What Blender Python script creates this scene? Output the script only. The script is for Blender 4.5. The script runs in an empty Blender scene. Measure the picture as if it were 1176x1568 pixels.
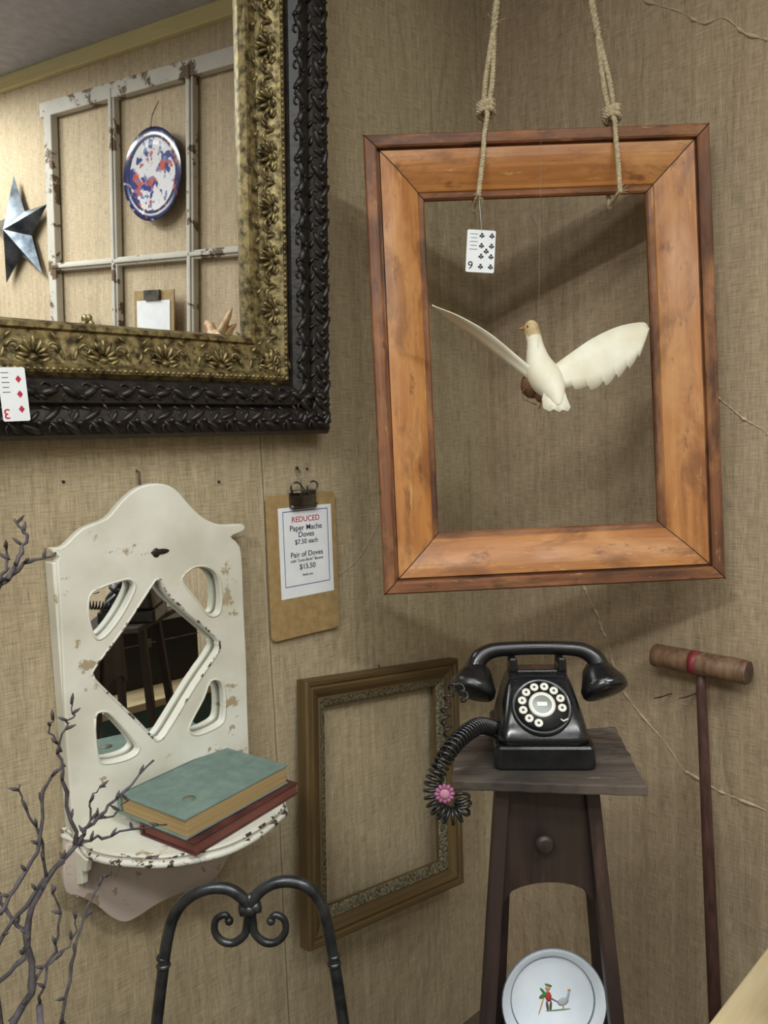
import bpy, math, random
from mathutils import Vector as V, Matrix as M
random.seed(4)
S=1.02
# ------------------------------------------------------------------ camera model
C=V((-1.69,-1.37,1.65)); YAW=math.radians(47); PIT=math.radians(5.24); ROL=math.radians(2.0); F=1200.
fh=V((math.cos(YAW),math.sin(YAW),0)); r0=V((math.sin(YAW),-math.cos(YAW),0))
fw=V((fh.x*math.cos(PIT),fh.y*math.cos(PIT),-math.sin(PIT))); u0=r0.cross(fw)
cr=r0*math.cos(ROL)-u0*math.sin(ROL); cu=u0*math.cos(ROL)+r0*math.sin(ROL)
cam=bpy.data.cameras.new('camera'); co=bpy.data.objects.new('camera',cam); bpy.context.collection.objects.link(co)
cam.sensor_fit='VERTICAL'; cam.sensor_height=36; cam.lens=27; cam.clip_start=.02
co.matrix_world=M(((cr.x,cu.x,-fw.x,C.x),(cr.y,cu.y,-fw.y,C.y),(cr.z,cu.z,-fw.z,C.z),(0,0,0,1)))
bpy.context.scene.camera=co
UP=V((0,0,1))
def ray(x,y): return fw+cr*((x*S-600)/F)+cu*((800-y*S)/F)
def onP(x,y,p,n):
    d=ray(x,y); return C+d*((p-C).dot(n)/d.dot(n))
def onY(x,y,v): return onP(x,y,V((0,v,0)),V((0,1,0)))
def onX(x,y,v): return onP(x,y,V((v,0,0)),V((1,0,0)))
def onZ(x,y,v): return onP(x,y,V((0,0,v)),V((0,0,1)))
def onV(x,y,t): return onP(x,y,C+fh*t,fh)
def basis(X,Y,Z,o): return M(((X.x,Y.x,Z.x,o.x),(X.y,Y.y,Z.y,o.y),(X.z,Y.z,Z.z,o.z),(0,0,0,1)))
def WL(o): return basis(V((1,0,0)),UP,V((0,-1,0)),o)
def WR(o): return basis(V((0,-1,0)),UP,V((-1,0,0)),o)
T3=M.Translation
def RX(a): return M.Rotation(math.radians(a),4,'X')
def RY(a): return M.Rotation(math.radians(a),4,'Y')
def RZ(a): return M.Rotation(math.radians(a),4,'Z')
def SC(x,y,z): return M.Diagonal((x,y,z,1))
def lin(c):
    c=c/255.; return c/12.92 if c<=.04045 else ((c+.055)/1.055)**2.4
def rgb(r,g,b): return (lin(r),lin(g),lin(b),1)
# ------------------------------------------------------------------ materials
def nm(name):
    m=bpy.data.materials.new(name); m.use_nodes=True; return m,m.node_tree,m.node_tree.nodes['Principled BSDF']
def N(nt,t,**k):
    n=nt.nodes.new(t)
    for a,b in k.items(): setattr(n,a,b)
    return n
def noise(nt,vec,scale,detail=4,mp=(1,1,1),rough=.55,dist=0,rot=0):
    m=N(nt,'ShaderNodeMapping'); m.inputs['Scale'].default_value=mp; m.inputs['Rotation'].default_value=(0,0,rot)
    n=N(nt,'ShaderNodeTexNoise'); n.inputs['Scale'].default_value=scale; n.inputs['Detail'].default_value=detail; n.inputs['Roughness'].default_value=rough; n.inputs['Distortion'].default_value=dist
    nt.links.new(vec,m.inputs[0]); nt.links.new(m.outputs[0],n.inputs['Vector']); return n.outputs['Fac']
def ramp(nt,fac,stops):
    r=N(nt,'ShaderNodeValToRGB'); e=r.color_ramp.elements
    while len(e)<len(stops): e.new(.5)
    for i,(p,c) in enumerate(stops): e[i].position=p; e[i].color=c
    nt.links.new(fac,r.inputs[0]); return r.outputs[0]
def mixc(nt,fac,a,b,mode='MIX'):
    m=N(nt,'ShaderNodeMix',data_type='RGBA',blend_type=mode)
    if isinstance(fac,(int,float)): m.inputs[0].default_value=fac
    else: nt.links.new(fac,m.inputs[0])
    for i,v in ((6,a),(7,b)):
        if isinstance(v,tuple): m.inputs[i].default_value=v
        else: nt.links.new(v,m.inputs[i])
    return m.outputs[2]
def mathn(nt,op,a,b=0.,c=None):
    m=N(nt,'ShaderNodeMath',operation=op)
    for i,v in enumerate((a,b,c)):
        if v is None: continue
        if isinstance(v,(int,float)): m.inputs[i].default_value=v
        else: nt.links.new(v,m.inputs[i])
    return m.outputs[0]
def bump(nt,b,h,strength=.3,dist=.002):
    n=N(nt,'ShaderNodeBump'); n.inputs['Strength'].default_value=strength; n.inputs['Distance'].default_value=dist
    nt.links.new(h,n.inputs['Height']); nt.links.new(n.outputs[0],b.inputs['Normal'])
def tc(nt,k='Object'): return N(nt,'ShaderNodeTexCoord').outputs[k]
def plain(name,c,rough=.5,metal=0,c2=None,scale=20,bs=0.,bd=.002,spec=.5,mp=(1,1,1),lo=.35,hi=.7,coord='Object',rv=None):
    m,nt,b=nm(name); v=tc(nt,coord); n=noise(nt,v,scale,5,mp)
    if c2 is None: c2=tuple(x*.8 for x in c[:3])+(1,)
    nt.links.new(ramp(nt,n,[(lo,c2),(hi,c)]),b.inputs['Base Color'])
    b.inputs['Roughness'].default_value=rough; b.inputs['Metallic'].default_value=metal; b.inputs['Specular IOR Level'].default_value=spec
    if rv:
        r=ramp(nt,noise(nt,v,rv,6,(1,1,1),.7),[(.4,(rough,)*3+(1,)),(.65,(rough+.25,)*3+(1,))]); nt.links.new(r,b.inputs['Roughness'])
    if bs: bump(nt,b,n,bs,bd)
    return m
def wood(name,c1,c2,c3=None,rough=.4,coord='UV',mp=(3,55,1),bs=.15,scale=1.,spec=.5,scuff=None,dark=None,worn=None):
    m,nt,b=nm(name); v=tc(nt,coord)
    a=noise(nt,v,scale,6,mp,.6,1.2); d=noise(nt,v,3,3,(1,1,1))
    col=ramp(nt,a,[(.3,c1),(.7,c2)])
    if c3: col=mixc(nt,ramp(nt,d,[(.45,(0,0,0,1)),(.7,(1,1,1,1))]),col,c3)
    if worn:
        w_=noise(nt,v,1,7,(4.5,11,1),.62,.6); col=mixc(nt,ramp(nt,w_,[(.48,(0,0,0,1)),(.66,(.8,.8,.8,1))]),col,worn)
        w2=noise(nt,v,1,7,(6,15,1),.62,.4); w2=mathn(nt,'SUBTRACT',1.,w2); col=mixc(nt,ramp(nt,w2,[(.52,(0,0,0,1)),(.64,(.6,.6,.6,1))]),col,dark)
    if scuff:
        s=noise(nt,v,1,8,(9,45,1),.75); col=mixc(nt,ramp(nt,s,[(.6,(0,0,0,1)),(.66,(.7,.7,.7,1))]),col,scuff)
        s=noise(nt,v,1,8,(12,26,1),.7); s=mathn(nt,'SUBTRACT',1.,s); col=mixc(nt,ramp(nt,s,[(.58,(0,0,0,1)),(.66,(.75,.75,.75,1))]),col,dark or tuple(x*.35 for x in c1[:3])+(1,))
    nt.links.new(col,b.inputs['Base Color']); b.inputs['Specular IOR Level'].default_value=spec
    nt.links.new(ramp(nt,noise(nt,v,1,5,(8,14,1)),[(.35,(rough,)*3+(1,)),(.7,(min(1,rough+.22),)*3+(1,))]),b.inputs['Roughness'])
    bump(nt,b,a,bs,.002); return m
def chipped(name,c,under,thr=.66,scale=14,rough=.55,c2=None,mp=(1,1,1)):
    m,nt,b=nm(name); v=tc(nt); n=noise(nt,v,scale,8,mp,.7); k=ramp(nt,n,[(thr,(0,0,0,1)),(thr+.02,(1,1,1,1))])
    s=noise(nt,v,6,4); base=ramp(nt,s,[(.35,c2 or tuple(x*.82 for x in c[:3])+(1,)),(.65,c)])
    nt.links.new(mixc(nt,k,base,under),b.inputs['Base Color']); b.inputs['Roughness'].default_value=rough
    bump(nt,b,n,.15,.002); return m
def burlap(name,c,seams=()):
    m,nt,b=nm(name); v=tc(nt)
    t1=noise(nt,v,1,2,(430,26,1)); t2=noise(nt,v,1,2,(26,430,1)); s=noise(nt,v,1,4,(75,.8,1)); bl=noise(nt,v,1.6,4); wr_=noise(nt,v,1,3,(7,2.2,1),.5,.8)
    cre=noise(nt,v,1,2,(11,1.6,1),.5,.4,.75); cre=mathn(nt,'ABSOLUTE',mathn(nt,'SUBTRACT',cre,.5)); cre=mathn(nt,'MINIMUM',mathn(nt,'MULTIPLY',cre,14.),1.)
    wv=mathn(nt,'ADD',t1,t2); col=ramp(nt,mathn(nt,'MULTIPLY',wv,.5),[(.34,tuple(x*.66 for x in c[:3])+(1,)),(.5,c),(.68,tuple(min(1,x*1.28) for x in c[:3])+(1,))])
    col=mixc(nt,.6,col,ramp(nt,s,[(.3,(.66,.65,.62,1)),(.7,(1,1,1,1))]),'MULTIPLY')
    col=mixc(nt,.6,col,ramp(nt,bl,[(.3,(.76,.72,.68,1)),(.7,(1,1,1,1))]),'MULTIPLY')
    sx=N(nt,'ShaderNodeSeparateXYZ'); nt.links.new(v,sx.inputs[0])
    wob=mathn(nt,'MULTIPLY',noise(nt,v,3,5),.012)
    for q in seams:
        dd=mathn(nt,'ABSOLUTE',mathn(nt,'SUBTRACT',mathn(nt,'ADD',sx.outputs[0],wob),q+.006))
        k=mathn(nt,'LESS_THAN',dd,.0016); col=mixc(nt,mathn(nt,'MULTIPLY',k,.55),col,(.09,.065,.035,1))
        k2=mathn(nt,'LESS_THAN',mathn(nt,'ABSOLUTE',mathn(nt,'SUBTRACT',dd,.004)),.002); col=mixc(nt,mathn(nt,'MULTIPLY',k2,.25),col,(.6,.5,.36,1))
    nt.links.new(col,b.inputs['Base Color']); b.inputs['Roughness'].default_value=.9; b.inputs['Specular IOR Level'].default_value=.15
    b1=N(nt,'ShaderNodeBump'); b1.inputs['Strength'].default_value=.55; b1.inputs['Distance'].default_value=.03; nt.links.new(wr_,b1.inputs['Height'])
    b3=N(nt,'ShaderNodeBump'); b3.inputs['Strength'].default_value=.22; b3.inputs['Distance'].default_value=.004; nt.links.new(cre,b3.inputs['Height']); nt.links.new(b1.outputs[0],b3.inputs['Normal'])
    b2=N(nt,'ShaderNodeBump'); b2.inputs['Strength'].default_value=.45; b2.inputs['Distance'].default_value=.0014; nt.links.new(wv,b2.inputs['Height']); nt.links.new(b3.outputs[0],b2.inputs['Normal']); nt.links.new(b2.outputs[0],b.inputs['Normal'])
    return m
# ------------------------------------------------------------------ mesh builder
class MB:
    def __init__(s): s.v=[];s.f=[];s.m=[];s.s=[];s.uv=[]
    def add(s,vs,fs,m=0,sm=True,T=None,uvs=None):
        o=len(s.v)
        for p in vs:
            p=V(p); s.v.append(T@p if T is not None else p)
        for i,f in enumerate(fs):
            s.f.append([a+o for a in f]); s.m.append(m); s.s.append(sm); s.uv.append(uvs[i] if uvs else None)
        return s
    def box(s,c,d,m=0,T=None):
        x,y,z=d[0]/2,d[1]/2,d[2]/2
        vs=[(c[0]+a*x,c[1]+b*y,c[2]+e*z) for a in(-1,1) for b in(-1,1) for e in(-1,1)]
        return s.add(vs,[(0,1,3,2),(4,6,7,5),(0,4,5,1),(2,3,7,6),(0,2,6,4),(1,5,7,3)],m,False,T)
    def ell(s,c,r,R=None,m=0,seg=10,rg=6,T=None):
        vs=[];fs=[]
        for i in range(1,rg):
            a=math.pi*i/rg
            for j in range(seg):
                b=2*math.pi*j/seg; vs.append(V((math.sin(a)*math.cos(b)*r[0],math.sin(a)*math.sin(b)*r[1],math.cos(a)*r[2])))
        vs+= [V((0,0,r[2])),V((0,0,-r[2]))]; t=len(vs)-2
        for i in range(rg-2):
            for j in range(seg):
                k=(j+1)%seg; fs.append((i*seg+j,(i+1)*seg+j,(i+1)*seg+k,i*seg+k))
        for j in range(seg):
            k=(j+1)%seg; fs.append((t,j,k)); fs.append((t+1,(rg-2)*seg+k,(rg-2)*seg+j))
        vs=[(R@p if R else p)+V(c) for p in vs]
        return s.add(vs,fs,m,True,T)
    def rings(s,R,m=0,caps=True,sm=True,closed=True,T=None):
        n=len(R[0]); vs=[p for r in R for p in r]; fs=[]
        for i in range(len(R)-1):
            for j in range(n if closed else n-1):
                k=(j+1)%n; fs.append((i*n+j,i*n+k,(i+1)*n+k,(i+1)*n+j))
        if caps: fs.append(tuple(range(n))[::-1]); fs.append(tuple((len(R)-1)*n+j for j in range(n)))
        return s.add(vs,fs,m,sm,T)
    def lathe(s,pr,seg=32,m=0,T=None,caps=True,sm=True):
        return s.rings([[V((r*math.cos(2*math.pi*j/seg),r*math.sin(2*math.pi*j/seg),z)) for j in range(seg)] for r,z in pr],m,caps,sm,True,T)
    def tube(s,pts,r,seg=8,m=0,caps=True,T=None,flat=1.):
        pts=[V(p) for p in pts]; n=len(pts)
        if isinstance(r,(int,float)): r=[r]*n
        ts=[(pts[min(i+1,n-1)]-pts[max(i-1,0)]).normalized() for i in range(n)]
        a=V((0,0,1)) if abs(ts[0].z)<.9 else V((1,0,0)); nr=(a-ts[0]*a.dot(ts[0])).normalized(); R=[]
        for i in range(n):
            nr=(nr-ts[i]*nr.dot(ts[i])).normalized(); bi=ts[i].cross(nr)
            R.append([pts[i]+nr*(r[i]*math.cos(2*math.pi*j/seg))+bi*(r[i]*flat*math.sin(2*math.pi*j/seg)) for j in range(seg)])
        return s.rings(R,m,caps,True,True,T)
    def slab(s,o,z0,z1,m=0,T=None):
        n=len(o); vs=[(p[0],p[1],z0) for p in o]+[(p[0],p[1],z1) for p in o]
        fs=[tuple(range(n))[::-1],tuple(range(n,2*n))]+[(i,(i+1)%n,n+(i+1)%n,n+i) for i in range(n)]
        return s.add(vs,fs,m,False,T)
    def obj(s,name,mats,parent=None,mw=None,bev=0,sub=0,solid=0):
        me=bpy.data.meshes.new(name); me.from_pydata([tuple(p) for p in s.v],[],s.f)
        for m in (mats if isinstance(mats,(list,tuple)) else [mats]): me.materials.append(m)
        if any(u for u in s.uv):
            ul=me.uv_layers.new(name='UVMap')
            for p in me.polygons:
                u=s.uv[p.index]
                if u:
                    for k,li in enumerate(p.loop_indices): ul.data[li].uv=u[k]
        for p in me.polygons: p.material_index=s.m[p.index]; p.use_smooth=s.s[p.index]
        me.update(); return link(name,me,parent,mw,bev,sub,solid)
def link(name,me,parent=None,mw=None,bev=0,sub=0,solid=0):
    o=bpy.data.objects.new(name,me); bpy.context.collection.objects.link(o)
    if parent is not None:
        o.parent=parent; o.matrix_parent_inverse=parent.matrix_basis.inverted()
    o.matrix_basis=mw if mw is not None else M()
    if solid:
        q=o.modifiers.new('solid','SOLIDIFY'); q.thickness=solid; q.offset=0
    if bev:
        q=o.modifiers.new('bevel','BEVEL'); q.width=bev; q.segments=2; q.limit_method='ANGLE'
    if sub:
        q=o.modifiers.new('sub','SUBSURF'); q.levels=sub; q.render_levels=sub
    return o
def group(name,loc):
    e=bpy.data.objects.new(name,None); e.empty_display_size=.05; bpy.context.collection.objects.link(e); e.matrix_basis=T3(V(loc)); return e
def catm(P,n=6,closed=False):
    P=[V(p) for p in P]; L=len(P); out=[]
    for i in range(L if closed else L-1):
        if closed: a,b,c,d=P[i-1],P[i],P[(i+1)%L],P[(i+2)%L]
        else: a,b,c,d=P[max(i-1,0)],P[i],P[i+1],P[min(i+2,L-1)]
        for k in range(n):
            t=k/n; out.append(.5*((2*b)+(c-a)*t+(2*a-5*b+4*c-d)*t*t+(3*b-a-3*c+d)*t**3))
    if not closed: out.append(P[-1])
    return out
def shape2d(name,loops,ext,bev,mat,parent,mw):
    cu_=bpy.data.curves.new(name,'CURVE'); cu_.dimensions='2D'; cu_.fill_mode='BOTH'; cu_.extrude=ext; cu_.bevel_depth=bev; cu_.bevel_resolution=2
    for L in loops:
        sp=cu_.splines.new('POLY'); sp.points.add(len(L)-1); sp.use_cyclic_u=True
        for i,p in enumerate(L): sp.points[i].co=(p[0],p[1],0,1)
    t=bpy.data.objects.new('tmp',cu_); bpy.context.collection.objects.link(t)
    me=bpy.data.meshes.new_from_object(t.evaluated_get(bpy.context.evaluated_depsgraph_get())); bpy.data.objects.remove(t)
    me.materials.clear(); me.materials.append(mat); return link(name,me,parent,mw)
def text(body,size,mat,parent,mw,name='text',align='CENTER'):
    c=bpy.data.curves.new(name,'FONT'); c.body=body; c.size=size; c.align_x=align; c.align_y='CENTER'; c.extrude=.00015; c.offset=size*.006
    t=bpy.data.objects.new('tmp',c); bpy.context.collection.objects.link(t)
    me=bpy.data.meshes.new_from_object(t.evaluated_get(bpy.context.evaluated_depsgraph_get())); bpy.data.objects.remove(t)
    me.materials.clear(); me.materials.append(mat); return link(name,me,parent,mw)
def frame(W,H,prof,segm):
    b=MB(); cum=[0]
    for i in range(1,len(prof)): cum.append(cum[-1]+math.dist(prof[i],prof[i-1]))
    def pt(side,e,i,h):
        q={0:((i,i),(W-i,i)),1:((W-i,i),(W-i,H-i)),2:((W-i,H-i),(i,H-i)),3:((i,H-i),(i,i))}[side][e]; return (q[0],q[1],h)
    for sd in range(4):
        L=W if sd%2==0 else H
        for k in range(len(prof)-1):
            (i0,h0),(i1,h1)=prof[k],prof[k+1]; o=sd*3.7
            b.add([pt(sd,0,i0,h0),pt(sd,1,i0,h0),pt(sd,1,i1,h1),pt(sd,0,i1,h1)],[(0,1,2,3)],segm[k],False,None,
              [[(o+i0,cum[k]+o),(o+L-i0,cum[k]+o),(o+L-i1,cum[k+1]+o),(o+i1,cum[k+1]+o)]])
    return b
def miters(W,H,prof,mat,parent,mw,r=.0009,name='mitre_joint_lines'):
    b=MB()
    for sx_,sy_ in((0,0),(1,0),(1,1),(0,1)):
        b.tube([V((W-i if sx_ else i,H-i if sy_ else i,h+.0002)) for i,h in prof],r,5)
    return b.obj(name,mat,parent,mw)
def fitrect(TL,TR,BR,BL,A,X,back,tilt=0):
    Z0=X.cross(UP); a=math.radians(tilt); Y=UP*math.cos(a)-Z0*math.sin(a); Z=X.cross(Y)
    P=[onP(q[0],q[1],A,Z) for q in (TL,TR,BR,BL)]
    c=[((p-A).dot(X),(p-A).dot(Y)) for p in P]; an=lambda a,b:math.atan2(b[1]-a[1],b[0]-a[0])
    th=(an(c[0],c[1])+an(c[3],c[2])+an(c[3],c[0])-math.pi/2+an(c[2],c[1])-math.pi/2)/4
    W=(math.dist(c[0],c[1])+math.dist(c[3],c[2]))/2; H=(math.dist(c[0],c[3])+math.dist(c[1],c[2]))/2
    ctr=(P[0]+P[1]+P[2]+P[3])/4; Xr=X*math.cos(th)+Y*math.sin(th); Yr=Y*math.cos(th)-X*math.sin(th)
    o=ctr-Xr*(W/2)-Yr*(H/2)-Z*back
    return basis(Xr,Yr,Z,o),W,H
# ------------------------------------------------------------------ mirror geometry (used for the reflected wall)
tl=math.radians(3)
mY=V((0,-math.sin(tl),math.cos(tl))); mZ=V((0,-math.cos(tl),-math.sin(tl)))
pBR=onY(512,662,-.07)
MW,MH=1.0,1.1
MO=basis(V((1,0,0)),mY,mZ,V((pBR.x-MW,-.008,pBR.z)))
GP=MO@V((0,0,.016))
XA=V((-.207,-.973,0)).normalized(); ZA=XA.cross(UP); A0=V((-.02,-.90,0))
def mir(x,y):
    d=ray(x,y); t=(GP-C).dot(mZ)/d.dot(mZ); p=C+d*t; r=d-mZ*(2*d.dot(mZ)); q=p+r*((A0-p).dot(ZA)/r.dot(ZA))
    return ((q-A0).dot(XA),q.z)
def WA(s,z,h=0): return basis(XA,UP,ZA,A0+XA*s+UP*z+ZA*h)
ZC=max(2.85,min(3.5,mir(100,88)[1]))
# ------------------------------------------------------------------ room
BC=rgb(182,167,138)
sx=onY(400,690,0).x+4
mWL=burlap('burlap_wallpaper',BC,(sx,sx-1.25)); mWR=burlap('burlap_wallpaper_right',rgb(184,165,138),()); mWA=burlap('burlap_wallpaper_pale',rgb(208,190,162),(.55,1.9))
wl=MB().box((2,ZC/2,-.05),(4,ZC,.1)).obj('wall_left',mWL,None,WL(V((-4,0,0))))
wr=MB().box((.45,ZC/2,-.05),(.9,ZC,.1)).obj('wall_right',mWR,None,WR(V((0,0,0))))
MB().box((2,ZC/2,-.05),(4.06,ZC,.1)).obj('wall_rear_right',mWA,None,WA(0.03,0))
e=A0+XA*4
MB().box((0,0,0),(4+e.x+.1,.1,ZC)).obj('wall_back',plain('paint_beige',rgb(186,180,168),.8),None,T3(V(((-4+e.x)/2,e.y-.05,ZC/2))))
MB().box((0,0,0),(.1,-e.y,ZC)).obj('wall_far_left',plain('paint_grey',rgb(176,174,170),.8),None,T3(V((-4.05,e.y/2,ZC/2))))
MB().box((0,0,0),(4.4,5.2,.1)).obj('floor',plain('shade_brown_carpet',rgb(92,78,62),.95,0,rgb(74,62,50),120,.5),None,T3(V((-1.95,-2.4,-.05))))  # carpet colour darkened to resemble the wall's shadow tone
MB().box((0,0,0),(4.4,5.2,.1)).obj('ceiling',plain('ceiling_paint',rgb(200,200,214),.9),None,T3(V((-1.95,-2.4,ZC+.05))))
mTr=wood('trim_pine',rgb(216,202,148),rgb(228,218,168),None,.5,'Object',(2,40,2))
MB().box((2,-.03,.012),(4,.06,.024)).obj('trim_1',mTr,None,WA(0,ZC),.002)
MB().box((0,0,0),(2.4,.09,.07)).obj('ceiling_beam',mTr,None,T3(V((-1.9,-2.6,ZC-.036)))@RZ(12),.003)
mFray=plain('burlap_fray',rgb(200,184,156),.95,0,rgb(176,158,130),80,.3)
for i,L in enumerate([[(893,893),(902,915),(915,940),(922,962),(932,985),(940,1020),(955,1060),(985,1100),(1020,1140),(1045,1175),(1065,1190),(1100,1210),(1130,1222),(1176,1240)],
    [(985,0),(1010,10),(1045,18),(1075,36),(1110,30),(1140,48),(1176,58)],[(1098,606),(1120,625),(1140,640),(1165,655),(1176,668)]]):
    P=catm([onX(x,y,-.0005)+V((0,0,random.uniform(-.004,.004))) for x,y in L],5)
    MB().tube(P,[random.choice((.0008,.0018,.0045)) for _ in P],5).obj('frayed_seam_%d'%(i+1),mFray,wr)
for i,L in enumerate([[(520,880),(545,860),(565,830),(580,800)],[(815,330),(835,370),(850,400)],[(700,560),(720,545)]]):
    P=catm([onY(x,y,-.001) for x,y in L if x<750] or [onX(x,y,-.001) for x,y in L],5)
    MB().tube(P,.0009,4).obj('loose_thread_%d'%(i+1),mFray,wr)
mNail=plain('nail_steel',rgb(60,54,48),.4,.6)
q=MB()
for x,y in((97,738),(335,738),(234,742),(365,905),(470,718)):
    p=onY(x,y,0); q.ell(p,(.003,.004,.003)); q.tube([p,p+V((0,-.006,0))],.0012,5)
q.obj('nail_heads',mNail,wl)
# lights
mHs=plain('fixture_enamel',rgb(225,225,222),.4)
for i,(x,y,rz,pw) in enumerate([(-1.25,-2.4,-43,46),(-2.85,-1.5,-43,54),(-3.0,-3.7,0,34),(-1.55,-1.15,-43,14)]):  # last fixture is an unseen weak fill, added to brighten the corner
    g=group('fluorescent_ceiling_light',(x,y,ZC)); Tm=T3(V((x,y,ZC)))@RZ(rz)
    MB().box((0,0,-.02),(1.25,.3,.04)).obj('housing',mHs,g,Tm,.004)
    l=bpy.data.lights.new('tube_light','AREA'); l.shape='RECTANGLE'; l.size=1.15; l.size_y=.26; l.energy=pw; l.color=(.97,1,.975)
    lo=bpy.data.objects.new('tube_light',l); bpy.context.collection.objects.link(lo); lo.parent=g; lo.matrix_parent_inverse=g.matrix_basis.inverted(); lo.matrix_basis=Tm@T3(V((0,0,-.05)))
w=bpy.data.worlds.new('world'); bpy.context.scene.world=w; w.use_nodes=True; w.node_tree.nodes['Background'].inputs[0].default_value=(.8,.82,.9,1); w.node_tree.nodes['Background'].inputs[1].default_value=.3
# ------------------------------------------------------------------ ornate mirror
g=group('ornate_gilded_mirror',MO@V((MW/2,MH/2,0)))
m_gold=plain('antique_gilt',rgb(156,140,96),.42,.6,rgb(60,50,32),70,.5,.003,lo=.34,hi=.62)
m_black=plain('ebonised_plaster',rgb(44,37,34),.42,.0,rgb(15,13,12),60,.5,.003)
prof=[(0,0),(0,.04),(.008,.055),(.03,.064),(.05,.06),(.056,.05),(.062,.058),(.085,.062),(.1,.05),(.104,.04),(.112,.05),(.122,.052),(.128,.044),(.145,.036),(.165,.03),(.18,.03),(.184,.036),(.192,.036),(.198,.02),(.2,.0)]
frame(MW,MH,prof,[1]*9+[0]*10).obj('moulding',[m_gold,m_black],g,MO)
mm,nt,b=nm('mirror_glass'); b.inputs['Base Color'].default_value=(.9,.91,.9,1); b.inputs['Metallic'].default_value=1; b.inputs['Roughness'].default_value=.01
MB().box((MW/2,MH/2,.013),(MW-.38,MH-.38,.006)).obj('mirror_glass',mm,g,MO)
G=MB(); K=MB()
def side(sd,u,i,h):
    return {0:T3(V((u,i,h))),1:T3(V((MW-i,u,h)))@RZ(90),2:T3(V((MW-u,MH-i,h)))@RZ(180),3:T3(V((i,MH-u,h)))@RZ(-90)}[sd]
rn=random.uniform
for sd in range(4):
    L=MW if sd%2==0 else MH; n=int((L-.3)/.1); 
    for k in range(n+1):
        u=.15+(L-.3)*k/n; T=side(sd,u,.136,.04)
        for a in range(-3,4):
            an=math.radians(a*27); ln=.024-.002*abs(a); c=(math.sin(an)*ln*.95,math.cos(an)*ln*.95,.002)
            G.ell(c,(.0042,ln*.62,.006),M.Rotation(-an,3,'Z'),0,8,5,T)
        G.ell((0,-.002,.002),(.009,.006,.008),None,0,8,5,T)
        for sg in(-1,1):
            P=[V((sg*(.03-.0+ (.012-.0008*q)*math.cos(q*.45)),.014+(.012-.0008*q)*math.sin(q*.45),.004)) for q in range(14)]
            G.tube(P,[.0032*(1-q/22) for q in range(14)],5,0,True,T)
            G.ell((sg*.02,-.004,.002),(.011,.004,.005),M.Rotation(sg*.5,3,'Z'),0,8,5,T)
            G.ell((sg*.036,.036,-.002),(.009,.0035,.004),M.Rotation(-sg*.7,3,'Z'),0,8,5,T)
            G.ell((sg*.047,.006,.0),(.004,.012,.005),M.Rotation(sg*.3,3,'Z'),0,8,5,T)
    n=int(L/.034)
    for k in range(n):
        u=.03+(L-.06)*k/(n-1); T=side(sd,u,.03,.06); fl_=1 if k%2 else -1
        K.ell((0,.010*fl_,0),(.021,.0065,.009),M.Rotation(.5*fl_+rn(-.2,.2),3,'Z'),0,8,5,T)
        K.ell((.006,-.008*fl_,0),(.014,.005,.008),M.Rotation(-.9*fl_+rn(-.2,.2),3,'Z'),0,8,5,T)
        K.ell((.014,.002*fl_,.001),(.007,.006,.008),None,0,8,5,T)
        K.tube([V((.004+.008*math.cos(q*.6),-.012*fl_+.008*math.sin(q*.6)*fl_,.001)) for q in range(8)],.0022,5,0,True,T)
        K.ell((-.004,.021,-.004),(.013,.004,.006),M.Rotation(-.6+rn(-.4,.4),3,'Z'),0,8,5,T)
        T=side(sd,u,.08,.058); K.ell((0,0,0),(.018,.008,.010),M.Rotation(.45*fl_+rn(-.2,.2),3,'Z'),0,8,5,T); K.ell((.012,.008*fl_,-.001),(.009,.004,.007),M.Rotation(rn(-.8,.8),3,'Z'),0,8,5,T); K.ell((-.010,-.009*fl_,-.001),(.009,.0035,.007),M.Rotation(-.5,3,'Z'),0,8,5,T)
        K.tube([V((-.006+.007*math.cos(q*.7),.009*fl_+.006*math.sin(q*.7),.001)) for q in range(7)],.002,5,0,True,T)
    n=int(L/.013)
    for k in range(n):
        u=.115+(L-.23)*k/(n-1); G.ell((0,0,0),(.005,.004,.004),None,0,6,4,side(sd,u,.117,.05))
G.obj('gilt_ornament',m_gold,g,MO); K.obj('black_ornament',m_black,g,MO)
# ------------------------------------------------------------------ things on the wall seen in the mirror
sT,zT=mir(72,162); sR,zR=mir(375,75); sL2,zM=mir(80,412); sm1=mir(181,135)[0]; sm2=mir(301,100)[0]
s0=mir(84,160)[0]; step=abs(s0-sm2)/2; zt=(zT+zR)/2; dz=max(.3,(zt-zM)); 
mSash=chipped('weathered_sash_paint',rgb(200,195,184),rgb(98,78,58),.55,10,.7,None,(1,1,1))
g=group('salvaged_window_sash',WA(s0-1.5*step,zt-dz,.02)@V((0,0,0)))
b_=MB(); sl=s0; sr=max(s0-3*step,.07); sw=.055; zb=zt-2*dz
b_.box(((sl+sr)/2,zt-.03,.02),(abs(sl-sr)+sw*2,.06,.035)); b_.box(((sl+sr)/2,zb-.03,.02),(abs(sl-sr)+sw*2,.08,.035))
for s_ in(sl,sr): b_.box((s_,(zt+zb)/2,.02),(sw,zt-zb,.034))
for s_ in(sm1,sm2): b_.box((s_,(zt+zb)/2,.02),(.04,zt-zb-.04,.028)); b_.box((s_,(zt+zb)/2,.036),(.018,zt-zb-.04,.01))
b_.box(((sl+sr)/2,zM,.018),(abs(sl-sr),.034,.026)); b_.box(((sl+sr)/2,zM,.036),(abs(sl-sr),.016,.01))
b_.obj('sash_bars',mSash,g,WA(0,0,.003),.004)
sp,zp=mir(249,272); zp2=mir(249,200)[1]; pr=abs(zp2-zp)
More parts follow.
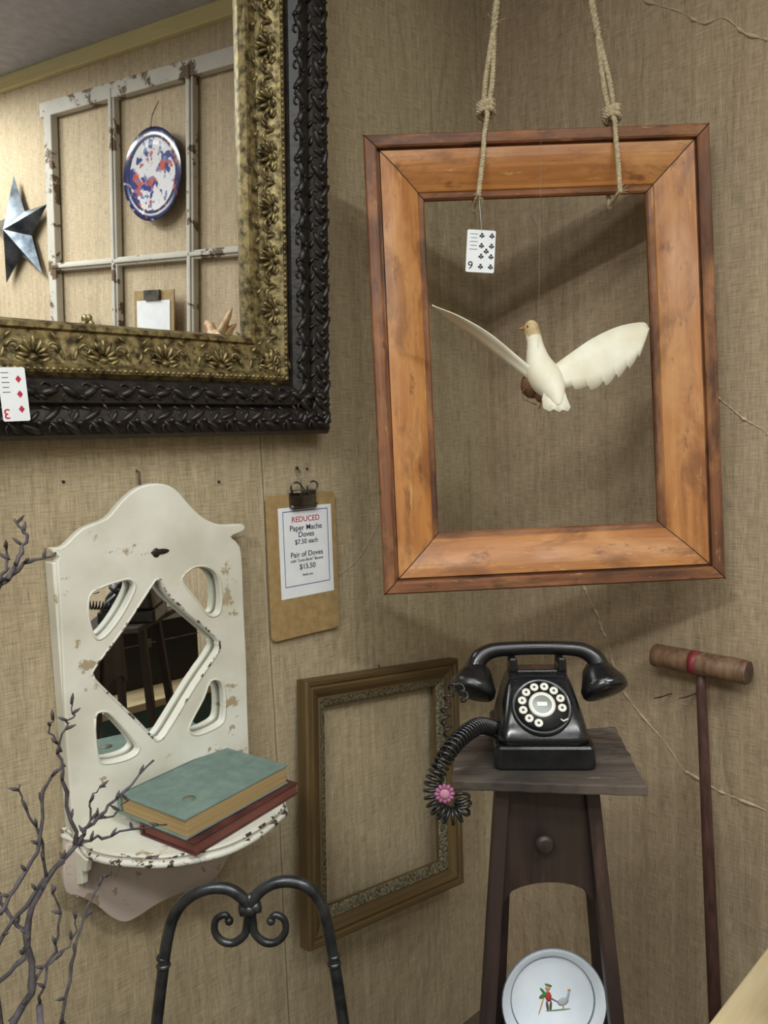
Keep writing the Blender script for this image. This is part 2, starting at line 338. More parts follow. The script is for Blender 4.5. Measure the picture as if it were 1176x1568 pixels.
m_fl,nt,b=nm('floral_porcelain'); v=tc(nt); n1=noise(nt,v,13,3); n2=noise(nt,v,16,3,(1,1.2,1)); n3=noise(nt,v,34,3)
c=mixc(nt,ramp(nt,n1,[(.53,(0,0,0,1)),(.56,(1,1,1,1))]),rgb(222,220,224),rgb(50,60,130)); c=mixc(nt,ramp(nt,n2,[(.55,(0,0,0,1)),(.58,(1,1,1,1))]),c,rgb(196,84,64)); c=mixc(nt,ramp(nt,n3,[(.58,(0,0,0,1)),(.61,(1,1,1,1))]),c,rgb(110,128,170))
nt.links.new(c,b.inputs['Base Color']); b.inputs['Roughness'].default_value=.15
m_bl,nt,b=nm('cobalt_rim_glaze'); v=tc(nt); n1=noise(nt,v,20,3); nt.links.new(ramp(nt,n1,[(.36,rgb(180,80,60)),(.40,rgb(26,30,74)),(.62,rgb(36,42,92)),(.68,rgb(196,180,170))]),b.inputs['Base Color']); b.inputs['Roughness'].default_value=.15
g=group('floral_platter',WA(sp,zp,.03)@V((0,0,0)))
P=MB(); P.lathe([(.001,.012),(.6,.012),(.66,.02),(.78,.031)],48,0,SC(pr,pr,pr),False); P.lathe([(.78,.031),(.985,.05),(1.,.045),(.98,.035),(.6,-.0),(.001,0)],48,1,SC(pr,pr,pr),False)
P.obj('platter_dish',[m_fl,m_bl],g,WA(sp,zp,.045))
MB().tube([(0,pr*.95,.01),(.002,pr*1.25,.0),(0,pr*1.6,-.03)],.0015,5).obj('hanging_wire',m_black,g,WA(sp,zp,.045))
ss,zs=mir(39,358); rs=abs(mir(40,268)[1]-zs)*1.0; g=group('barn_star',WA(ss,zs,.02)@V((0,0,0)))
m_star=plain('galvanised_metal',rgb(150,158,168),.3,.85,rgb(70,78,88),12)
vs=[(0,0,rs*.3)]+[( (rs if k%2==0 else rs*.4)*math.sin(math.radians(36*k+6)),(rs if k%2==0 else rs*.4)*math.cos(math.radians(36*k+6)),0) for k in range(10)]
MB().add(vs,[(0,1+(k+1)%10,1+k) for k in range(10)]+[tuple(range(1,11))],0,False).obj('star_body',m_star,g,WA(ss,zs,.03))
sc_,zc_=mir(252,490); m_pap=plain('white_paper',rgb(236,238,240),.7,0,rgb(226,228,232)); m_hard=plain('clipboard_hardboard',rgb(170,144,100),.45,0,rgb(150,124,82),60)
m_chr=plain('clip_steel',rgb(150,146,138),.25,.9,rgb(80,76,70))
g=group('clipboard',WA(sc_,zc_,.01)@V((0,0,0))); q=MB(); q.box((0,-.04,.0),(.24,.3,.006),0); q.box((0,-.05,.005),(.2,.24,.002),1); q.box((0,.09,.01),(.09,.04,.012),2); q.obj('board_and_sheet',[m_hard,m_pap,m_chr],g,WA(sc_,zc_,.05),.002)
s_,z_=mir(362,512); g=group('paper_mache_bird',WA(s_,z_,.01)@V((0,0,0)))
q=MB(); q.tube([(-.075,.03,0),(-.05,.015,0),(-.02,-.01,0),(.02,-.02,0),(.05,.0,0),(.06,.03,0),(.075,.035,0),(.092,.03,0)],[.004,.012,.026,.03,.022,.015,.013,.002],12); q.tube([(-.02,.0,.02),(-.06,.06,.02),(-.075,.085,.02)],[.016,.01,.002],8)
q.obj('bird_body',plain('painted_bird',rgb(190,120,70),.5,0,rgb(230,210,170),30),g,WA(s_,z_+.0,.075))
s_,z_=mir(148,492); g=group('brass_ornament',WA(s_,z_,.01)@V((0,0,0))); q=MB()
for k in range(6): q.ell((.03*math.cos(k*1.05),.03*math.sin(k*1.05)-.02,0),(.02,.02,.012))
q.ell((0,-.02,.01),(.02,.02,.015)); q.obj('rosette',m_gold,g,WA(s_,z_,.048))
# ------------------------------------------------------------------ cabinet with pine top (bottom right) + black case
ZT=.85
c1=onZ(1176,1450,ZT); c2=onZ(1085,1568,ZT)
m_pine=wood('pine_top',rgb(196,174,134),rgb(216,198,160),None,.45,'Object',(4,45,4),.1)
m_teal=chipped('teal_paint',rgb(78,108,108),rgb(50,60,56),.68,8,.6)
ed=V((c1.x-c2.x,c1.y-c2.y,0)).normalized(); an=math.degrees(math.atan2(ed.y,ed.x))
To=T3(V((c2.x,c2.y,0)))@RZ(an); g=group('painted_cabinet',To@V((.08,-.24,0)))
MB().box((.08,-.24,ZT-.0125),(.62,.48,.025)).obj('pine_top',m_pine,g,To,.003)
q=MB(); q.box((.08,-.24,.43),(.57,.42,.79)); q.box((.08,-.028,.45),(.22,.01,.6)); q.ell((.16,-.01,.5),(.012,.012,.012)); q.box((.08,-.24,.02),(.6,.45,.04)); q.obj('cabinet_body',m_teal,g,To,.004)
g=group('black_carrying_case',To@V((.17,-.25,ZT))); q=MB(); CX=.17; q.box((CX,-.25,ZT+.11),(.38,.2,.215),0); q.box((CX,-.25,ZT+.15),(.384,.204,.006),1); q.box((CX,-.146,ZT+.15),(.03,.006,.03),1)
q.tube([V(p) for p in [(CX-.06,-.25,ZT+.215),(CX-.05,-.25,ZT+.245),(CX+.05,-.25,ZT+.245),(CX+.06,-.25,ZT+.215)]],.006,6,0)
q.obj('case_body',[plain('black_leatherette',rgb(26,26,28),.45,0,rgb(16,16,18),200,.3),m_chr],g,To,.006)
# ------------------------------------------------------------------ white shelf with mirror
m_wp=chipped('white_chippy_paint',rgb(224,222,211),rgb(166,150,122),.6,7,.5,rgb(198,195,178))
m_ed=chipped('white_edge_paint',rgb(216,214,202),rgb(60,50,42),.54,38,.5)
YB=-.045
def wp(L): return [(p.x,p.z) for p in (onY(x,y,YB) for x,y in L)]
out=[(84,842),(100,838),(128,812),(165,796),(188,770),(212,750),(240,743),(266,750),(290,776),(312,796),(338,806),(370,805),(372,812),(352,822),(366,838),(370,870),(372,930),(376,1010),(378,1090),(382,1180),(390,1262)]
lf=[(118,1302),(112,1240),(104,1130),(98,1000),(93,900),(90,860),(96,852)]
oz=catm([(p[0],p[1],0) for p in wp(out)],3)+[V((p[0],p[1],0)) for p in wp(lf)]
def hole(L,n=3): return catm([(p[0],p[1],0) for p in wp(L)],n,True)
holes=[hole([(143,1036),(146,1022),(190,962),(232,898),(240,888),(248,890),(262,915),(330,975),(336,986),(334,1000),(300,1050),(256,1122),(244,1134),(236,1132),(210,1105),(155,1052)]),
 hole([(150,902),(190,888),(204,890),(206,905),(185,945),(160,976),(145,976),(136,945),(137,915)]),
 hole([(283,880),(300,868),(322,870),(336,885),(340,915),(336,940),(320,943),(300,918),(280,892)]),
 hole([(146,1100),(160,1090),(175,1098),(210,1138),(212,1152),(196,1163),(164,1170),(150,1160)]),
 hole([(322,1044),(336,1042),(344,1056),(345,1096),(336,1112),(304,1126),(290,1120),(294,1104),(312,1070)])]
cx=onY(235,1000,0); g=group('wall_shelf_with_mirror',(cx.x,0,cx.z))
shape2d('scalloped_backboard',[oz]+holes,.007,.003,m_wp,g,WL(V((0,YB+.010,0))))
crest=[V((p.x,p.y,0)) for p in oz[:52]]
MB().tube(crest,.0035,6).obj('crest_bead',m_wp,g,WL(V((0,YB+.004,0))))
for hL in holes:
    MB().tube([V((p.x,p.y,.0)) for p in hL+[hL[0]]],.0022,6).obj('opening_bead',m_ed if hL is holes[0] else m_wp,g,WL(V((0,YB+.0005,0))))
zb_=onY(110,1185,0).z; zt_=onY(110,862,0).z
xl=onY(112,1100,YB).x; xr=onY(368,1100,YB).x
gq=MB(); gq.box(((xl+xr)/2,(zb_+zt_)/2,0),((xr-xl)-.02,zt_-zb_,.004)); gq.obj('shelf_mirror_glass',mm,g,WL(V((0,-.018,0))))
q=MB(); ztop=onY(90,862,YB).z; zlow=onY(118,1300,YB).z
for x_ in(xl-.004,xr+.0): q.box((x_,(ztop+zlow)/2-.0,0),(.018,ztop-zlow,.036))
q.box(((xl+xr)/2,zlow+.04,0),(xr-xl,.08,.03)); q.obj('side_rails',m_wp,g,WL(V((0,-.02,0))),.002)
ov=onY(245,845,YB); MB().ell((ov.x,ov.z,0),(.019,.0055,.002)).ell((ov.x-.008,ov.z-.001,0),(.008,.009,.002)).obj('keyhole_slot',m_black,g,WL(V((0,YB-.001,0))))
ZS=.985
shelf_px=[(122,1284),(135,1300),(165,1310),(205,1314),(250,1315),(300,1308),(350,1295),(395,1272),(425,1248),(436,1234)]
P=[onZ(x,y-4,ZS) for x,y in shelf_px]
P=[p for p in P if p.y<-.03]
ol=[(P[0].x-.01,-.003)]+[(p.x,p.y) for p in P]+[(P[-1].x+.02,P[-1].y+.06),(P[-1].x+.03,-.1),(P[-1].x+.02,-.003)]
ol3=catm([(a,b_2,0) for a,b_2 in ol],5); q=MB(); q.slab(ol3,ZS-.022,ZS); q.obj('half_round_shelf',m_wp,g,None,.004)
MB().tube([V((p.x,p.y,ZS-.015)) for p in ol3],.006,6).obj('shelf_edge_bead',m_ed,g)
MB().tube([V((p.x,p.y,ZS-.002)) for p in ol3],.003,6).obj('shelf_top_edge',m_ed,g)
low=[(106,1296),(100,1330),(104,1366),(122,1372),(150,1386),(172,1404),(192,1412),(212,1404),(250,1380),(300,1360),(330,1345),(352,1312),(360,1290)]
m_pk=chipped('pinkish_primer',rgb(190,176,164),rgb(150,130,112),.59,12,.6)
lw=[(p.x,p.z) for p in (onY(x,y,-.06) for x,y in low)]; shape2d('lower_bracket',[catm([(a,b2,0) for a,b2 in lw],3)],.006,.002,m_pk,g,WL(V((0,-.05,0))))
br=[(0,ZS-.02),(-.11,ZS-.02),(-.10,ZS-.045),(-.085,ZS-.05),(-.08,ZS-.075),(-.06,ZS-.085),(-.055,ZS-.11),(0,ZS-.12)]
a=onY(112,1310,-.05)
for x_ in(a.x+.006,onY(345,1330,-.05).x-.004):
    MB().slab([(p[0],p[1]) for p in br],-.006,.006,0,basis(V((0,1,0)),UP,V((1,0,0)),V((x_,0,0)))).obj('side_bracket',m_wp,g,None,.002)
hk=onY(210,745,0); MB().tube([hk+V((0,-.002,.03)),hk+V((0,-.012,.026)),hk+V((0,-.012,.004)),hk+V((0,-.03,0))],.0018,6).obj('hook',m_chr,g)
# books
def book(name,cs,z0,th,mc,mp,rot=0):
    P=[onZ(x,y,z0+th) for x,y in cs]; ct=sum(P,V())/4; X=((P[3]-P[0])+(P[2]-P[1])); Y=((P[1]-P[0])+(P[2]-P[3])); W=X.length/2; L=Y.length/2; an=math.degrees(math.atan2(Y.y,Y.x))
    g=group(name,(ct.x,ct.y,z0)); T=T3(V((ct.x,ct.y,z0)))@RZ(an+rot)
    q=MB(); q.box((0,0,.0015),(L,W,.003),0); q.box((0,0,th-.0015),(L,W,.003),0)
    n=7; R=[]
    for x_ in(-L/2,L/2): R.append([V((x_,W/2-.003+.006*math.sin(math.pi*k/(n-1)),th*k/(n-1))) for k in range(n)]+[V((x_,W/2-.006,th)),V((x_,W/2-.006,0))])
    q.rings(R,0,True,False); q.box((0,-.003,th/2),(L-.008,W-.008,th-.006),1)
    q.obj('cover_and_pages',[mc,mp],g,T,.0008); return g,T,L,W
m_pg=plain('aged_pages',rgb(190,166,118),.9,0,rgb(146,120,78),1,mp=(3,3,900)); 
m_tc=plain('teal_cloth',rgb(118,138,130),.75,0,rgb(100,120,114),40,.2); m_rc=plain('oxblood_leather',rgb(100,52,50),.5,0,rgb(62,32,32),30,.2)
book('hardback_book_oxblood',[(212,1262),(370,1178),(462,1196),(300,1290)],ZS+.0015,.022,m_rc,plain('red_page_edge',rgb(120,70,60),.8))
gb,Tb,Lb,Wb=book('hardback_book_teal',[(178,1217),(340,1143),(440,1172),(285,1255)],ZS+.0245,.036,m_tc,m_pg)
MB().lathe([(.001,.0005),(.012,.0005),(.012,0),(.001,0)],20).obj('gilt_emblem',plain('dull_gilt',rgb(106,118,100),.5),gb,Tb@T3(V((-Lb*.28,-Wb*.2,.036))))
# ------------------------------------------------------------------ clipboard with paper
mt,W_,H_=fitrect((407,760),(510,752),(523,961),(417,983),V((0,-.012,0)),V((1,0,0)),.004)
g=group('clipboard',mt@V((W_/2,H_/2,0)))
rr=[];r_=.012
for cx_,cy_,a0 in((W_-r_,H_-r_,0),(r_,H_-r_,90),(r_,r_,180),(W_-r_,r_,270)):
    for k in range(5): a=math.radians(a0+k*22.5); rr.append((cx_+r_*math.cos(a),cy_+r_*math.sin(a)))
MB().slab(rr,0,.004).obj('board',m_hard,g,mt,.0008)
mp_,PW,PH=fitrect((426,779),(504,772),(514,905),(431,918),V((0,-.0125,0)),V((1,0,0)),0)
q=MB(); q.box((PW/2,PH/2,0),(PW,PH,.0008)); q.obj('paper_sheet',m_pap,g,mp_)
m_bi=plain('blue_ink',rgb(60,80,140),.7); m_ri=plain('red_ink',rgb(190,40,60),.7); m_ki=plain('dark_ink',rgb(50,46,70),.7)
q=MB(); 
for (x,y,dx,dy) in((.5,.955,.84,.007),(.5,.13,.84,.007),(.08,.542,.009,.83),(.92,.542,.009,.83)): q.box((PW*x,PH*y,.0008),(PW*dx,PH*dy,.0004))
q.obj('printed_border',m_bi,g,mp_)
for t_,y,sz,m_ in(('REDUCED',.86,.105,m_ri),('Paper Mache',.765,.105,m_ki),('Doves',.69,.105,m_ki),('$7.50 each',.61,.09,m_ki),('Pair of Doves',.47,.1,m_ki),('with "Love Birds" Banner',.405,.055,m_ki),('$15.50',.33,.1,m_ki),('thank you',.24,.045,m_ki)):
    text(t_,PW*sz*1.12,m_,g,mp_@T3(V((PW/2,PH*y,.0008))),'printed_line')
q=MB(); q.box((W_/2,H_-.012,.008),(.07,.03,.006)); q.tube([(W_/2-.035,H_-.024,.01),(W_/2-.03,H_-.03,.013),(W_/2+.03,H_-.03,.013),(W_/2+.035,H_-.024,.01)],.004,8)
q.tube([(W_/2-.03,H_+.003,.012),(W_/2+.03,H_+.003,.012)],.005,8)
for sg in(-1,1): q.tube(catm([(W_/2+sg*.03,H_-.002,.012),(W_/2+sg*.036,H_+.018,.016),(W_/2+sg*.022,H_+.026,.018),(W_/2+sg*.008,H_+.016,.016),(W_/2+sg*.012,H_-.004,.014)],4),.0022,6)
q.tube([(W_/2-.008,H_+.055,0),(W_/2-.008,H_+.05,.012),(W_/2-.006,H_+.02,.012),(W_/2-.002,H_+.008,.018)],.0015,6); q.ell((W_/2-.008,H_+.056,.002),(.004,.004,.004))
q.obj('spring_clip',m_chr,g,mt)
# ------------------------------------------------------------------ hanging wood frame
A=onV(575,550,1.57); B=onV(1100,550,1.585); X=V((B.x-A.x,B.y-A.y,0)).normalized()
FT=.05; TI=4.0
mf,W_,H_=fitrect((555,200),(1087,193),(1113,882),(590,916),A,X,FT,TI)
g=group('hanging_wooden_frame',mf@V((W_/2,H_/2,0)))
m_w1=wood('honey_wood',rgb(146,90,44),rgb(194,132,72),None,.36,'UV',(2.2,36,1),.1,scuff=rgb(206,160,104),dark=rgb(112,66,34),worn=rgb(200,146,90)); m_w2=wood('worn_rim_wood',rgb(92,56,34),rgb(146,92,54),rgb(76,44,28),.5,'UV',(3,60,1),.2,scuff=rgb(186,140,94),dark=rgb(50,30,20),worn=rgb(168,114,68))
prof=[(0,0),(0,.046),(.003,.05),(.022,.05),(.0255,.047),(.026,.037),(.030,.037),(.032,.045),(.042,.044)]
for k in range(1,9):
    t=k/8; prof.append((.042+.064*t,.044-.026*(t**1.5)))
prof+=[(.108,.014),(.117,.012),(.120,.008),(.120,0),(0,0)]
n=len(prof)-1; sg_=[1]*7+[0]*(n-11)+[1]*4
frame(W_,H_,prof,sg_).obj('mitred_moulding',[m_w1,m_w2],g,mf)
miters(W_,H_,prof[1:-2],plain('dark_joint',rgb(46,28,20),.8),g,mf,.0011)
# ropes
m_rope=plain('hemp_rope',rgb(208,195,164),.9,0,rgb(160,143,110),150,.4)
def twist(b,P,R,pitch,strands=3,seg=6):
    P=[V(p) for p in P]; dd=[0]
    for i in range(1,len(P)): dd.append(dd[-1]+(P[i]-P[i-1]).length)
    N_=max(8,int(dd[-1]/pitch*8))
    def at(s):
        for i in range(1,len(P)):
            if dd[i]>=s-1e-9: 
                t=(s-dd[i-1])/(dd[i]-dd[i-1]); return P[i-1].lerp(P[i],t),(P[i]-P[i-1]).normalized()
        return P[-1],(P[-1]-P[-2]).normalized()
    for k in range(strands):
        pts=[]
        for i in range(N_+1):
            s=dd[-1]*i/N_; p,t=at(s); a=V((1,.3,.2)); nr=(a-t*a.dot(t)).normalized(); bi=t.cross(nr); ph=2*math.pi*(s/pitch+k/strands); pts.append(p+nr*(R*.5*math.cos(ph))+bi*(R*.5*math.sin(ph)))
        b.tube(pts,R*.56,seg)
def fray(b,c,n,L,rad=.0006):
    for _ in range(n):
        d=V((random.gauss(0,1),random.gauss(0,1),random.gauss(0,1))).normalized(); b.tube([c,c+d*L*.5+V((0,0,.002)),c+d*L*random.uniform(.7,1)],[rad,rad,rad*.4],4)
Zf=V((mf[0][2],mf[1][2],mf[2][2])); AF=mf@V((0,0,FT))
def fp(x,y,off): return onP(x,y,AF+Zf*off,Zf)
for nmz,kn,top,end,mid in(('rope_hanger',(744,166),(761,0),(733,300),(740,236)),('rope_hanger',(937,174),(906,0),(950,296),(946,236))):
    b_=MB(); k0=fp(kn[0],kn[1],-.01); t0=fp(top[0],top[1],-.01); dr=(t0-k0).normalized(); L=(ZC-k0.z)/dr.z; tp=k0+dr*L
    g=group(nmz,k0)
    sd=X*.013
    j=k0+dr*.17
    twist(b_,catm([k0+sd*.3,k0+dr*.05+sd*.6,k0+dr*.11+sd*.35,j],5),.0056,.02); twist(b_,catm([k0-sd*.3,k0+dr*.05-sd*.5,k0+dr*.11-sd*.3,j],5),.0056,.02)
    twist(b_,[j-dr*.01,tp],.0074,.028)
    for q_ in range(3):
        pts=[k0+V((0,0,(q_-1)*.009))+X*(.015*math.cos(a*.5236))+Zf*(.013*math.sin(a*.5236))+V((0,0,.004*math.sin(a*.5236+q_))) for a in range(13)]; twist(b_,pts,.0062,.016)
    b_.ell(k0,(.013,.013,.014)); fray(b_,k0,14,.035); fray(b_,j,8,.03)
    e1=fp(end[0],end[1],.008); m1=fp(mid[0],mid[1],.009); twist(b_,catm([k0+V((0,0,-.008)),k0+Zf*.02+V((0,0,-.022)),m1.lerp(k0,.45)+Zf*.004,m1,e1],5),.0052,.018); fray(b_,e1,10,.022)
    bz=V((e1.x,e1.y,e1.z+.005)); twist(b_,catm([k0,k0-Zf*.05+V((0,0,-.03)),bz-Zf*.07,bz-Zf*.055+V((0,0,-.004)),bz],5),.0045,.015)
    b_.obj('twisted_cord',m_rope,g)
# ------------------------------------------------------------------ playing cards
def card(name,mw,w,h,pips,rank,red,label,rr_=180):
    g=group(name,mw@V((w/2,h/2,0))); q=MB(); r=.003; o=[]
    for cx_,cy_,a0 in((w-r,h-r,0),(r,h-r,90),(r,r,180),(w-r,r,270)):
        for k in range(4): a=math.radians(a0+k*30); o.append((cx_+r*math.cos(a),cy_+r*math.sin(a)))
    q.slab(o,0,.0006); q.obj('card_stock',m_pap,g,mw); q=MB()
    for x,y,s in pips:
        T=T3(V((x*w,y*h,.0008)))
        if red: q.slab([(0,-s*1.2),(s*.9,0),(0,s*1.2),(-s*.9,0)],-.0001,.0001,0,T)
        else:
            for a,b2 in((0,s*.65),(-s*.62,-s*.2),(s*.62,-s*.2)): q.slab([(a+s*.5*math.cos(k*.628),b2+s*.5*math.sin(k*.628)) for k in range(10)],-.0001,.0001,0,T)
            q.slab([(-s*.35,-s*1.1),(s*.35,-s*1.1),(0,s*.2)],-.0001,.0001,0,T)
    ink=m_ri if red else plain('black_ink',rgb(20,20,22),.6); q.obj('pips',ink,g,mw)
    text(rank,.022,ink,g,mw@T3(V((w*.16,h*.15,.0008)))@RZ(rr_),'rank')
    if label:
        q=MB()
        for k in range(5): q.box((w*.24,h*(.9-k*.09),.0008),(w*(.28-.05*(k%2)),.001,.0002))
        q.obj('price_lines',m_ki,g,mw)
    return g
m1,cw,ch=fitrect((716,351),(759,354),(757,419),(713,416),AF+Zf*.004,X,0,TI)
gc=card('playing_card_clubs',m1,cw,ch,[(.52,.87,.0048),(.52,.63,.0048),(.52,.38,.0048),(.52,.14,.0048),(.87,.87,.0048),(.87,.63,.0048),(.87,.38,.0048),(.87,.14,.0048),(.695,.505,.0048)],'9',False,True,0)
MB().tube([fp(734,303,.006),m1@V((cw*.5,ch-.003,.001))],.0005,4).obj('thread',m_pap,gc)
mm2,cw,ch=fitrect((-6,562),(35,563),(49,645),(6,645),V((0,-.085,0)),V((1,0,0)),0)
card('playing_card_diamonds',mm2,cw,ch,[(.72,.78,.005),(.72,.5,.005),(.72,.22,.005)],'3',True,True)
# ------------------------------------------------------------------ dove
m_dv=plain('papier_mache_white',rgb(238,236,221),.6,0,rgb(222,214,188),14,.15,.002); m_tn=plain('papier_mache_tan',rgb(206,184,140),.75,0,rgb(170,146,104),60,.4,.003); m_bk=plain('beak_brown',rgb(150,112,70),.6); m_db=plain('belly_shadow_brown',rgb(132,98,64),.8,0,rgb(92,64,42),40,.5)  # dark belly brown paints in the shadow under the bird's body
DT=.14
pd=lambda x,y,t: onV(x,y,t+DT)
g=group('papier_mache_dove',pd(835,575,1.35)); PX=1.02*(1.36+DT)/1200
b_=MB(); path=[(814,493,1.405,3),(814,496,1.402,9),(814,502,1.40,12),(816,511,1.398,12.5),(819,523,1.39,12),(821,538,1.38,15),(824,553,1.37,19),(829,568,1.36,24),(837,582,1.35,25),(845,594,1.34,21),(850,604,1.33,16),(854,615,1.32,9),(856,622,1.315,4)]
P=catm([(*pd(x,y,t),) for x,y,t,r in path],3); rr_=catm([(r,0,0) for *_,r in path],3); b_.tube(P,[max(.5,q_.x)*PX for q_ in rr_],16)
ob=b_.obj('dove_body',[m_dv,m_tn],g,None,0,1)
for p in ob.data.polygons:
    if p.center.z>pd(820,514,1.39).z: p.material_index=1
bk=pd(803,502,1.40); tp=pd(794,505,1.398); MB().tube([bk,bk.lerp(tp,.5),tp],[.005,.0035,.0006],8).obj('beak',m_bk,g)
ey=pd(808,500,1.386); MB().ell(ey,(.0018,.0018,.0018)).obj('eye',m_black,g)
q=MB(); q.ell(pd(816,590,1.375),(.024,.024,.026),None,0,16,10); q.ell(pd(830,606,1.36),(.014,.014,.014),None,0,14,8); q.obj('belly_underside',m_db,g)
def wing(name,lead,trail,n,k,sc,camb):
    Lp=catm(lead,max(2,n//(len(lead)-1))); Tp=catm(trail,max(2,n//(len(trail)-1))); m_=min(len(Lp),len(Tp)); q=MB(); rows=[]
    for i in range(m_):
        L_=Lp[int(i*(len(Lp)-1)/(m_-1))]; T_=Tp[int(i*(len(Tp)-1)/(m_-1))]; ph=(k*i/(m_-1))%1; s=1-ph**2; f_=sc*(1-s)*(1 if i<m_-1 else 0); T2=T_.lerp(L_,f_); rows.append([L_,L_.lerp(T_,.35)+camb,L_.lerp(T_,.7)+camb*.7,T2])
    q.rings(rows,0,False,True,False); return q.obj(name,m_dv,g,None,0,0,.0018)
wing('wing_right',[pd(840,566,1.36),pd(870,544,1.36),pd(905,520,1.37),pd(945,501,1.38),pd(984,494,1.39),pd(994,503,1.39)],
     [pd(845,588,1.345),pd(875,596,1.35),(pd(918,595,1.355)),pd(953,574,1.365),pd(980,545,1.375),pd(993,505,1.39)],120,9,.12,-fh*.004)
wing('wing_left',[pd(822,570,1.35),pd(792,545,1.345),pd(750,511,1.34),pd(705,485,1.33),pd(662,468,1.32)],
     [pd(812,584,1.36),pd(780,560,1.37),pd(740,530,1.38),pd(698,497,1.37),pd(662,470,1.325)],60,9,.08,UP*.002)
q=MB(); tl_=[(834,598,1.33),(830,612,1.325),(832,626,1.315),(842,631,1.312),(848,627,1.312),(856,632,1.31),(862,628,1.31),(870,631,1.31),(874,624,1.312),(868,610,1.32),(864,598,1.33)]
tp_=[pd(*z) for z in tl_]; cc=pd(850,600,1.326); q.add([cc]+tp_,[(0,i+1,i) for i in range(1,len(tp_))],0,True); q.obj('tail_feathers',m_dv,g,None,0,0,.004)
q=MB(); q.tube([pd(812,590,1.36),pd(799,600,1.355),pd(803,612,1.35),pd(822,620,1.35)],.0012,5); q.tube([pd(818,594,1.355),pd(830,614,1.35),pd(826,626,1.35)],.0012,5); q.obj('wire_feet',m_db,g)
MB().tube([pd(824,556,1.352),fp(829,205,.0)],.0003,4).obj('suspension_thread',plain('thread_grey',rgb(150,146,136),.7),g)
# ------------------------------------------------------------------ leaning gilt frame low on wall
tA=onY(475,1052,-.04)
ml,W_,H_=fitrect((475,1052),(712,1000),(702,1347),(469,1474),tA,V((1,0,0)),.034,6)
g=group('antique_picture_frame',ml@V((W_/2,H_/2,0)))
m_of=wood('olive_gilt_wood',rgb(66,50,28),rgb(102,82,48),None,.38,'UV',(2,50,1),.15); m_og=plain('tarnished_gilt',rgb(146,140,116),.5,.4,rgb(64,56,38),160,.8,.004)
pf=[(0,0),(0,.03),(.004,.034),(.012,.033),(.016,.028),(.022,.030),(.034,.024),(.044,.018),(.047,.021),(.064,.015),(.068,.01),(.068,0),(0,0)]
frame(W_,H_,pf,[0]*8+[1]*2+[0]*2).obj('moulding',[m_of,m_og],g,ml)
nl=ml@V((W_/2,H_,.0)); MB().tube([V((nl.x,0.0,nl.z+.004)),V((nl.x,-.012,nl.z+.003)),nl+V((0,.0,-.01))],.0015,5).obj('hanging_hook',m_chr,g)
# ------------------------------------------------------------------ stool
tS=1.0; ZT2=onV(840,1200,tS).z
m_dk=wood('weathered_dark_wood',rgb(50,43,38),rgb(106,94,84),rgb(40,34,30),.65,'Object',(6,60,30),.6,scuff=rgb(148,132,116),dark=rgb(26,22,20),worn=rgb(96,84,74)); m_dk2=wood('dark_brown_stain',rgb(34,24,22),rgb(54,39,34),None,.45,'Object',(30,30,3),.2,scuff=rgb(72,52,44))
cs=[onZ(x,y,ZT2) for x,y in [(690,1195),(993,1204),(942,1112),(702,1128)]]; ctr=sum(cs,V())/4
g=group('wooden_stool',(ctr.x,ctr.y,0)); Tst=basis(r0,fh,UP,V((ctr.x,ctr.y,0)))
inv=Tst.inverted(); l2=[inv@c for c in cs]
jag=[]
for i in range(4):
    a,b2=l2[i],l2[(i+1)%4]
    for k in range(14): p=a.lerp(b2,k/14); jag.append((p.x+random.uniform(-.0016,.0016),p.y+random.uniform(-.0016,.0016)))
q=MB(); q.slab(jag,ZT2-.015,ZT2-.0005); q.obj('seat_board',m_dk,g,Tst,.002)
q=MB(); 
def leg(q,x1,x2,t1,t2,wd=.017):
    a=inv@onV(x1,1216,t1); bb=inv@onV(x2,1568,t2); d=(bb-a); k=(a.z)/(-d.z); e_=a+d*k; a=a-d*((ZT2-.014-a.z)/(-d.z))
    h=wd/2; ra=[V((a.x+i*h,a.y+j*h,a.z)) for i,j in((-1,-1),(1,-1),(1,1),(-1,1))]; rb=[V((e_.x+i*h,e_.y+j*h,0)) for i,j in((-1,-1),(1,-1),(1,1),(-1,1))]
    q.rings([ra,rb],0,True,False); return a,e_
fa=leg(q,768,746,1.045,1.03,.02); fb=leg(q,906,944,1.045,1.03,.02); ba=leg(q,776,762,1.16,1.19,.02); bb=leg(q,896,925,1.16,1.19,.02)
q.obj('legs',m_dk2,g,Tst,.002)
za=(inv@onV(833,1352,1.05)).z; yf=fa[0].y+.006
def xl_(L,z): a,e_=L; t=(a.z-z)/(a.z); return a.x+(e_.x-a.x)*t
q=MB(); top=ZT2-.02; zl=za
o=[(xl_(fa,top),top),(xl_(fa,zl-.03),zl-.03)]
x0,x1=xl_(fa,zl)+.012,xl_(fb,zl)-.012
for k in range(11): o.append((x0+(x1-x0)*k/10,zl-.028+.03*math.sin(math.pi*k/10)**.4))
o+=[(xl_(fb,zl-.03),zl-.03),(xl_(fb,top),top)]
q.slab(o,-.006,.006,0,basis(V((1,0,0)),UP,V((0,-1,0)),V((0,yf,0)))); kn=inv@onV(833,1290,1.04); q.lathe([(.006,0),(.007,.006),(.013,.011),(.0145,.016),(.010,.021),(.001,.022)],20,0,T3(V((kn.x,yf-.004,kn.z)))@RX(90))
q.obj('arched_apron_with_knob',m_dk2,g,Tst,.0015)
pc=inv@onV(846,1530,1.09); pr=.079; zsh=pc.z-pr-.002
q=MB(); xa,xb=xl_(fa,zsh),xl_(fb,zsh); q.box(((xa+xb)/2,pc.y+.005,zsh-.009),(xb-xa-.004,.07,.014)); q.box(((xa+xb)/2,fa[0].y,.25),(xl_(fb,.25)-xl_(fa,.25),.016,.03))
yb_=ba[0].y
